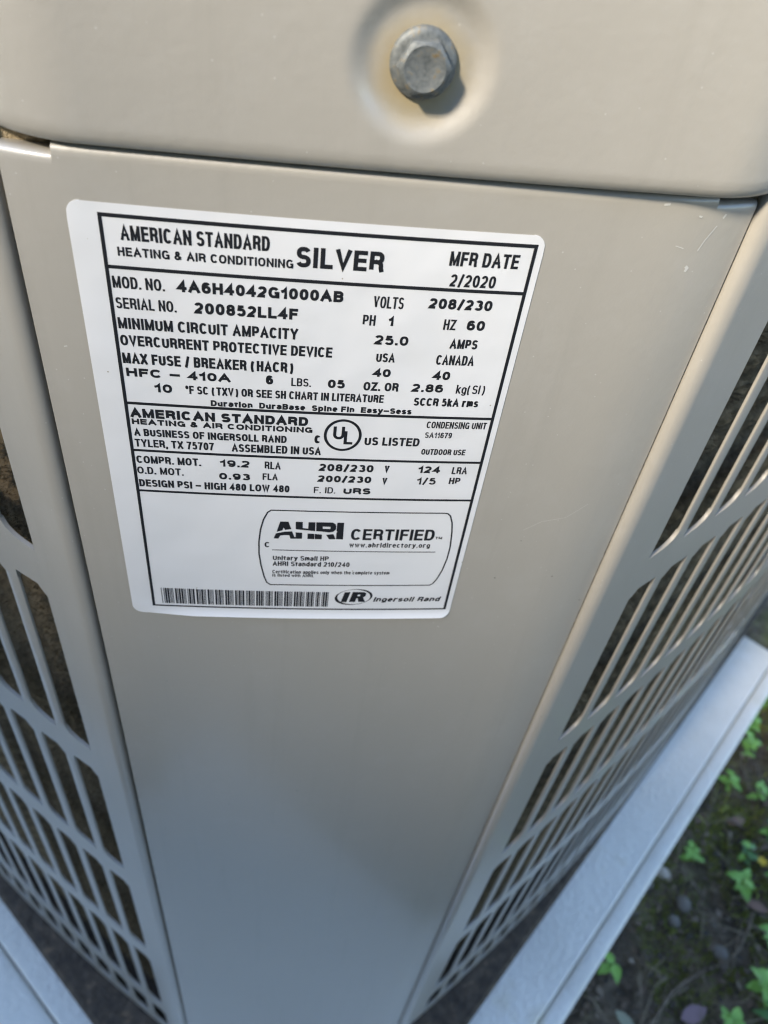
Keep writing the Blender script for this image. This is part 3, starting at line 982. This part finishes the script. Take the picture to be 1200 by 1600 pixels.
# ------------------------------------------------------------------ plants and debris beside the pad
def ground_h(x, y):
    return GROUND_Z - .004 + .010*mn.noise(Vector((x*11, y*11, 0))) + .006*mn.noise(Vector((x*37, y*37, 3)))
def leaf_mesh(name, L, W, droop, mat, fold=.25, seg=7):
    v = []; f = []
    for i in range(seg + 1):
        t = i/seg
        w = W*.5*(math.sin(math.pi*min(t**.8, 1))**.85) if 0 < t < 1 else .0004
        zc = -droop*L*t*t + .12*L*math.sin(math.pi*t)*.5
        v += [(L*t, -w, zc + fold*w), (L*t, 0, zc), (L*t, w, zc + fold*w)]
    for i in range(seg):
        a = 3*i
        f += [(a, a+3, a+4, a+1), (a+1, a+4, a+5, a+2)]
    me = bpy.data.meshes.new(name); me.from_pydata(v, [], f); me.materials.append(mat)
    me.polygons.foreach_set('use_smooth', [True]*len(me.polygons))
    return me
LEAVES = [leaf_mesh('leaf', .021, .012, .25, M_LEAF), leaf_mesh('leaf', .017, .011, .15, M_LEAF), leaf_mesh('leaf', .024, .011, .4, M_LEAF2)]
def weed(x, y, h, n, label, size=1.0, dark=False):
    z = ground_h(x, y) - .002
    w = thing('weed', label, 'weed', (x, y, z), 'small weeds growing in the soil beside the pad')
    lean = random.uniform(-.3, .3), random.uniform(-.3, .3)
    mb = MB()
    top = (x + lean[0]*h, y + lean[1]*h, z + h)
    mb.tube([(x, y, z), (x + lean[0]*h*.4, y + lean[1]*h*.4, z + h*.5), top], [.0012, .001, .0007], 6)
    mb.build('stem', M_STEM, w, True, 180)
    a0 = random.uniform(0, 6.28)
    n += 3
    for i in range(n):
        t = .35 + .65*i/max(n-1, 1)
        a = a0 + i*2.4 + random.uniform(-.3, .3)
        me = LEAVES[2] if dark and random.random() < .7 else LEAVES[random.randrange(2)]
        o = link(bpy.data.objects.new('leaf', me), w)
        k = size*random.uniform(.42, .85)
        o.scale = (k, k, k)
        o.location = (x + lean[0]*h*t, y + lean[1]*h*t, z + h*t)
        o.rotation_euler = (random.uniform(-.25, .25), random.uniform(-.5, .05), a)
    return w
weed(.606, .370, .050, 9, 'tall leafy weed at the far end of the pad edge', 1.1)
weed(.552, .292, .042, 9, 'broad clump of bright leaves close to the pad edge', 1.05)
weed(.585, .290, .035, 7, 'weed behind the broad clump, cut by the picture edge')
weed(.548, .242, .030, 6, 'low weed between the broad clump and the moss', .9)
weed(.445, .176, .030, 8, 'bright weed standing alone in the dark soil next to the pale pebble', 1.0)
weed(.490, .150, .040, 6, 'weed with long upright leaves between the twig and the moss', 1.25)
weed(.503, .176, .028, 5, 'small pale weed in the middle of the moss', .8, True)
weed(.494, .096, .038, 7, 'bright weed beside the upper end of the twig', 1.1)
weed(.316, .074, .022, 5, 'tiny weed at the foot of the pad', .95)
weed(.459, .044, .045, 8, 'large pale leaved weed under the twig, cut by the picture edge', 1.25)
weed(.470, .020, .035, 6, 'dark leaved weed at the bottom corner of the picture', 1.1, True)
weed(.540, .205, .024, 5, 'dark small leaved weed near the yellow flower', .8, True)

def twig(pts, r, label, name='twig'):
    P = [(x, y, ground_h(x, y) + h) for x, y, h in pts]
    mb = MB(); mb.tube(P, [r*(1 - .5*i/len(P)) for i in range(len(P))], 7)
    o = mb.build(name, M_TWIG, None, True, 60)
    c = Vector(P[0])
    for q in o.data.vertices: q.co -= c
    o.location = c
    o['label'] = label; o['category'] = 'twig'
    return o
twig([(.481,.116,.022),(.470,.098,.015),(.455,.083,.012),(.439,.073,.010),(.420,.068,.009)], .0016, 'thin bent twig lying across the soil below the weeds')
twig([(.412,.066,.010),(.395,.059,.010),(.377,.050,.010),(.352,.028,.010),(.33,.012,.008)], .0028, 'thick straight stick lying near the bottom of the picture')
twig([(.431,.152,.010),(.437,.146,.010),(.444,.136,.008)], .0024, 'short reddish stick beside the lone bright weed')
twig([(.500,.224,.008),(.508,.214,.010),(.516,.212,.008)], .0018, 'short pale stick above the moss')

def pebble(x, y, r, mat, label, name='pebble'):
    me = bpy.data.meshes.new(name); bm = bmesh.new()
    bmesh.ops.create_icosphere(bm, subdivisions=2, radius=r)
    for q in bm.verts:
        q.co *= 1 + .25*mn.noise(q.co*90 + Vector((x*50, y*50, 0)))
        q.co.z *= .7
    bm.to_mesh(me); bm.free(); me.materials.append(mat)
    me.polygons.foreach_set('use_smooth', [True]*len(me.polygons))
    o = bpy.data.objects.new(name, me); COL.objects.link(o)
    o.location = (x, y, ground_h(x, y) + r*.5)
    o['label'] = label; o['category'] = 'pebble'; o['group'] = 'pebbles lying in the soil beside the pad'
pebble(.405, .162, .0075, M_PEBBLE, 'pale rounded pebble by the pad edge')
pebble(.417, .130, .0085, M_PEBBLE2, 'blue grey pebble below the lone bright weed')
pebble(.402, .115, .0070, M_PEBBLE2, 'smaller grey pebble next to the blue grey one')
pebble(.440, .083, .0080, M_PEBBLE2, 'grey pebble just above the thin twig')
pebble(.384, .150, .0055, M_PEBBLE2, 'dark little pebble against the pad side')

def fallen(x, y, L, W, mat, a, label, tilt=(0.1, 0.1)):
    me = leaf_mesh('fallen_leaf', L, W, -.1, mat, .15)
    o = bpy.data.objects.new('fallen_leaf', me); COL.objects.link(o)
    o.location = (x, y, ground_h(x, y) + .008)
    o.rotation_euler = (tilt[0], tilt[1], a)
    o['label'] = label; o['category'] = 'fallen leaf'; o['group'] = 'fallen leaves on the soil'
fallen(.380, .028, .030, .015, M_MAUVE, .3, 'mauve fallen leaf beside the thick stick')
fallen(.316, .036, .026, .010, M_PALELEAF, -.9, 'pale green fallen leaf near the tiny weed')
fallen(.488, .134, .026, .010, M_RUSSET, -.5, 'russet fallen leaf below the upright weed')
fallen(.500, .216, .024, .010, M_RUSSET, .2, 'pinkish brown fallen leaf beside the short pale stick')
weed(.640, .392, .045, 8, 'weed behind the tall leafy weed, almost out of the picture', 1.1)
weed(.575, .330, .038, 7, 'rounded weed between the tall leafy weed and the broad clump', 1.1)
weed(.520, .262, .026, 6, 'low bright weed against the pad above the moss', .95)
weed(.530, .150, .034, 7, 'weed right of the moss, cut by the picture edge', 1.1)
weed(.425, .020, .030, 6, 'weed beyond the mauve leaf at the bottom of the picture', 1.0)
mb = MB()
for i in range(2600):
    x = random.uniform(.40, .9); y = random.uniform(-.1, .6)
    if (x - y) < .245: continue
    g_ = mn.noise(Vector((x*7, y*7, 8))) + 1.2*math.exp(-((x - .52)**2 + (y - .2)**2)/.004) + (x - .5)*1.5
    if g_ < .22: continue
    z = ground_h(x, y) - .002; h = random.uniform(.012, .034); a = random.uniform(0, 6.28)
    w = Vector((math.cos(a), math.sin(a), 0))*.0009
    l = Vector((random.gauss(0, .55)*h, random.gauss(0, .55)*h, 0))
    p = Vector((x, y, z)); m_ = p + l*.35 + Vector((0, 0, h*.65)); t = p + l + Vector((0, 0, h*.9))
    mb.add([p - w, p + w, m_ + w*.8, m_ - w*.8, t], [(0,1,2,3), (3,2,4)])
o = mb.build('grass', M_MOSS); o['kind'] = 'stuff'; o['label'] = 'short yellow green grass growing in the soil beside the pad'
# yellow flower
fl = thing('flower', 'tiny yellow flower in the moss at the picture edge', 'flower', (.515, .168, ground_h(.515, .168)))
mb = MB(); z = ground_h(.515, .168); mb.tube([(.515,.168,z), (.515,.168,z+.02)], .0007, 6); mb.build('stem', M_STEM, fl)
M_YEL, _a, _b = material('yellow_petal', (.6,.42,.03), .5, .3)
pm = leaf_mesh('petal', .006, .004, .1, M_YEL)
for i in range(6):
    o = link(bpy.data.objects.new('petal', pm), fl); o.location = (.515, .168, z + .02); o.rotation_euler = (0, -.2, i*1.047)

def on_pad(x, y): return (x - y) < A1 + .026 and (-x - y) < B1 + .242
# uncountable litter
mb = MB()
for i in range(9000):
    x = random.uniform(.22, .85); y = random.uniform(-.15, .62)
    if on_pad(x, y): continue
    z = ground_h(x, y) + random.uniform(0, .007)
    L = random.uniform(.004, .013); W = L*random.uniform(.3, .7)
    mt = Matrix.Translation((x, y, z)) @ Matrix.Rotation(random.uniform(0, 6.28), 4, 'Z') @ Matrix.Rotation(random.gauss(0, .45), 4, 'X') @ Matrix.Rotation(random.gauss(0, .35), 4, 'Y')
    mb.add([mt @ Vector(q) for q in ((-L/2,0,0),(-L*.1,-W/2,.001),(L/2,0,0),(-L*.1,W/2,.001))], [(0,1,2,3)])
o = mb.build('leaf_litter', M_LITTER); o['kind'] = 'stuff'; o['label'] = 'dark crumbled leaf litter on the soil'
mb = MB()
for i in range(900):
    x = random.uniform(.25, .8); y = random.uniform(-.1, .55)
    if on_pad(x, y): continue
    z = ground_h(x, y) + random.uniform(.002, .010); a = random.uniform(0, 6.28); L = random.uniform(.02, .06); W = .0006
    d = Vector((math.cos(a), math.sin(a), random.uniform(-.12, .12))); n_ = Vector((-math.sin(a), math.cos(a), 0))*W
    p = Vector((x, y, z)); c = p + d*L*.5 + Vector((random.uniform(-.004,.004), random.uniform(-.004,.004), .003)); q = p + d*L
    mb.add([p - n_, p + n_, c + n_, c - n_, q], [(0,1,2,3), (3,2,4)])
o = mb.build('dry_straw', M_STRAW); o['kind'] = 'stuff'; o['label'] = 'thin dry grass stalks strewn over the soil'
mb = MB()
for i in range(42000):
    x = random.uniform(.36, .8); y = random.uniform(0, .5)
    if on_pad(x, y): continue
    m_ = mn.noise(Vector((x*9, y*9, 1))) + .5*mn.noise(Vector((x*26, y*26, 2)))
    c = math.exp(-((x - .505)**2 + (y - .19)**2)/.0022)
    if m_ + 1.1*c < .12: continue
    z = ground_h(x, y); h = random.uniform(.003, .011)
    a = random.uniform(0, 6.28); w = Vector((math.cos(a), math.sin(a), 0))*.0007
    p = Vector((x, y, z)); t = p + Vector((random.gauss(0,.4)*h, random.gauss(0,.4)*h, h))
    mb.add([p - w, p + w, t], [(0,1,2)])
o = mb.build('moss', M_MOSS); o['kind'] = 'stuff'; o['label'] = 'low green moss and grass patches in the soil'
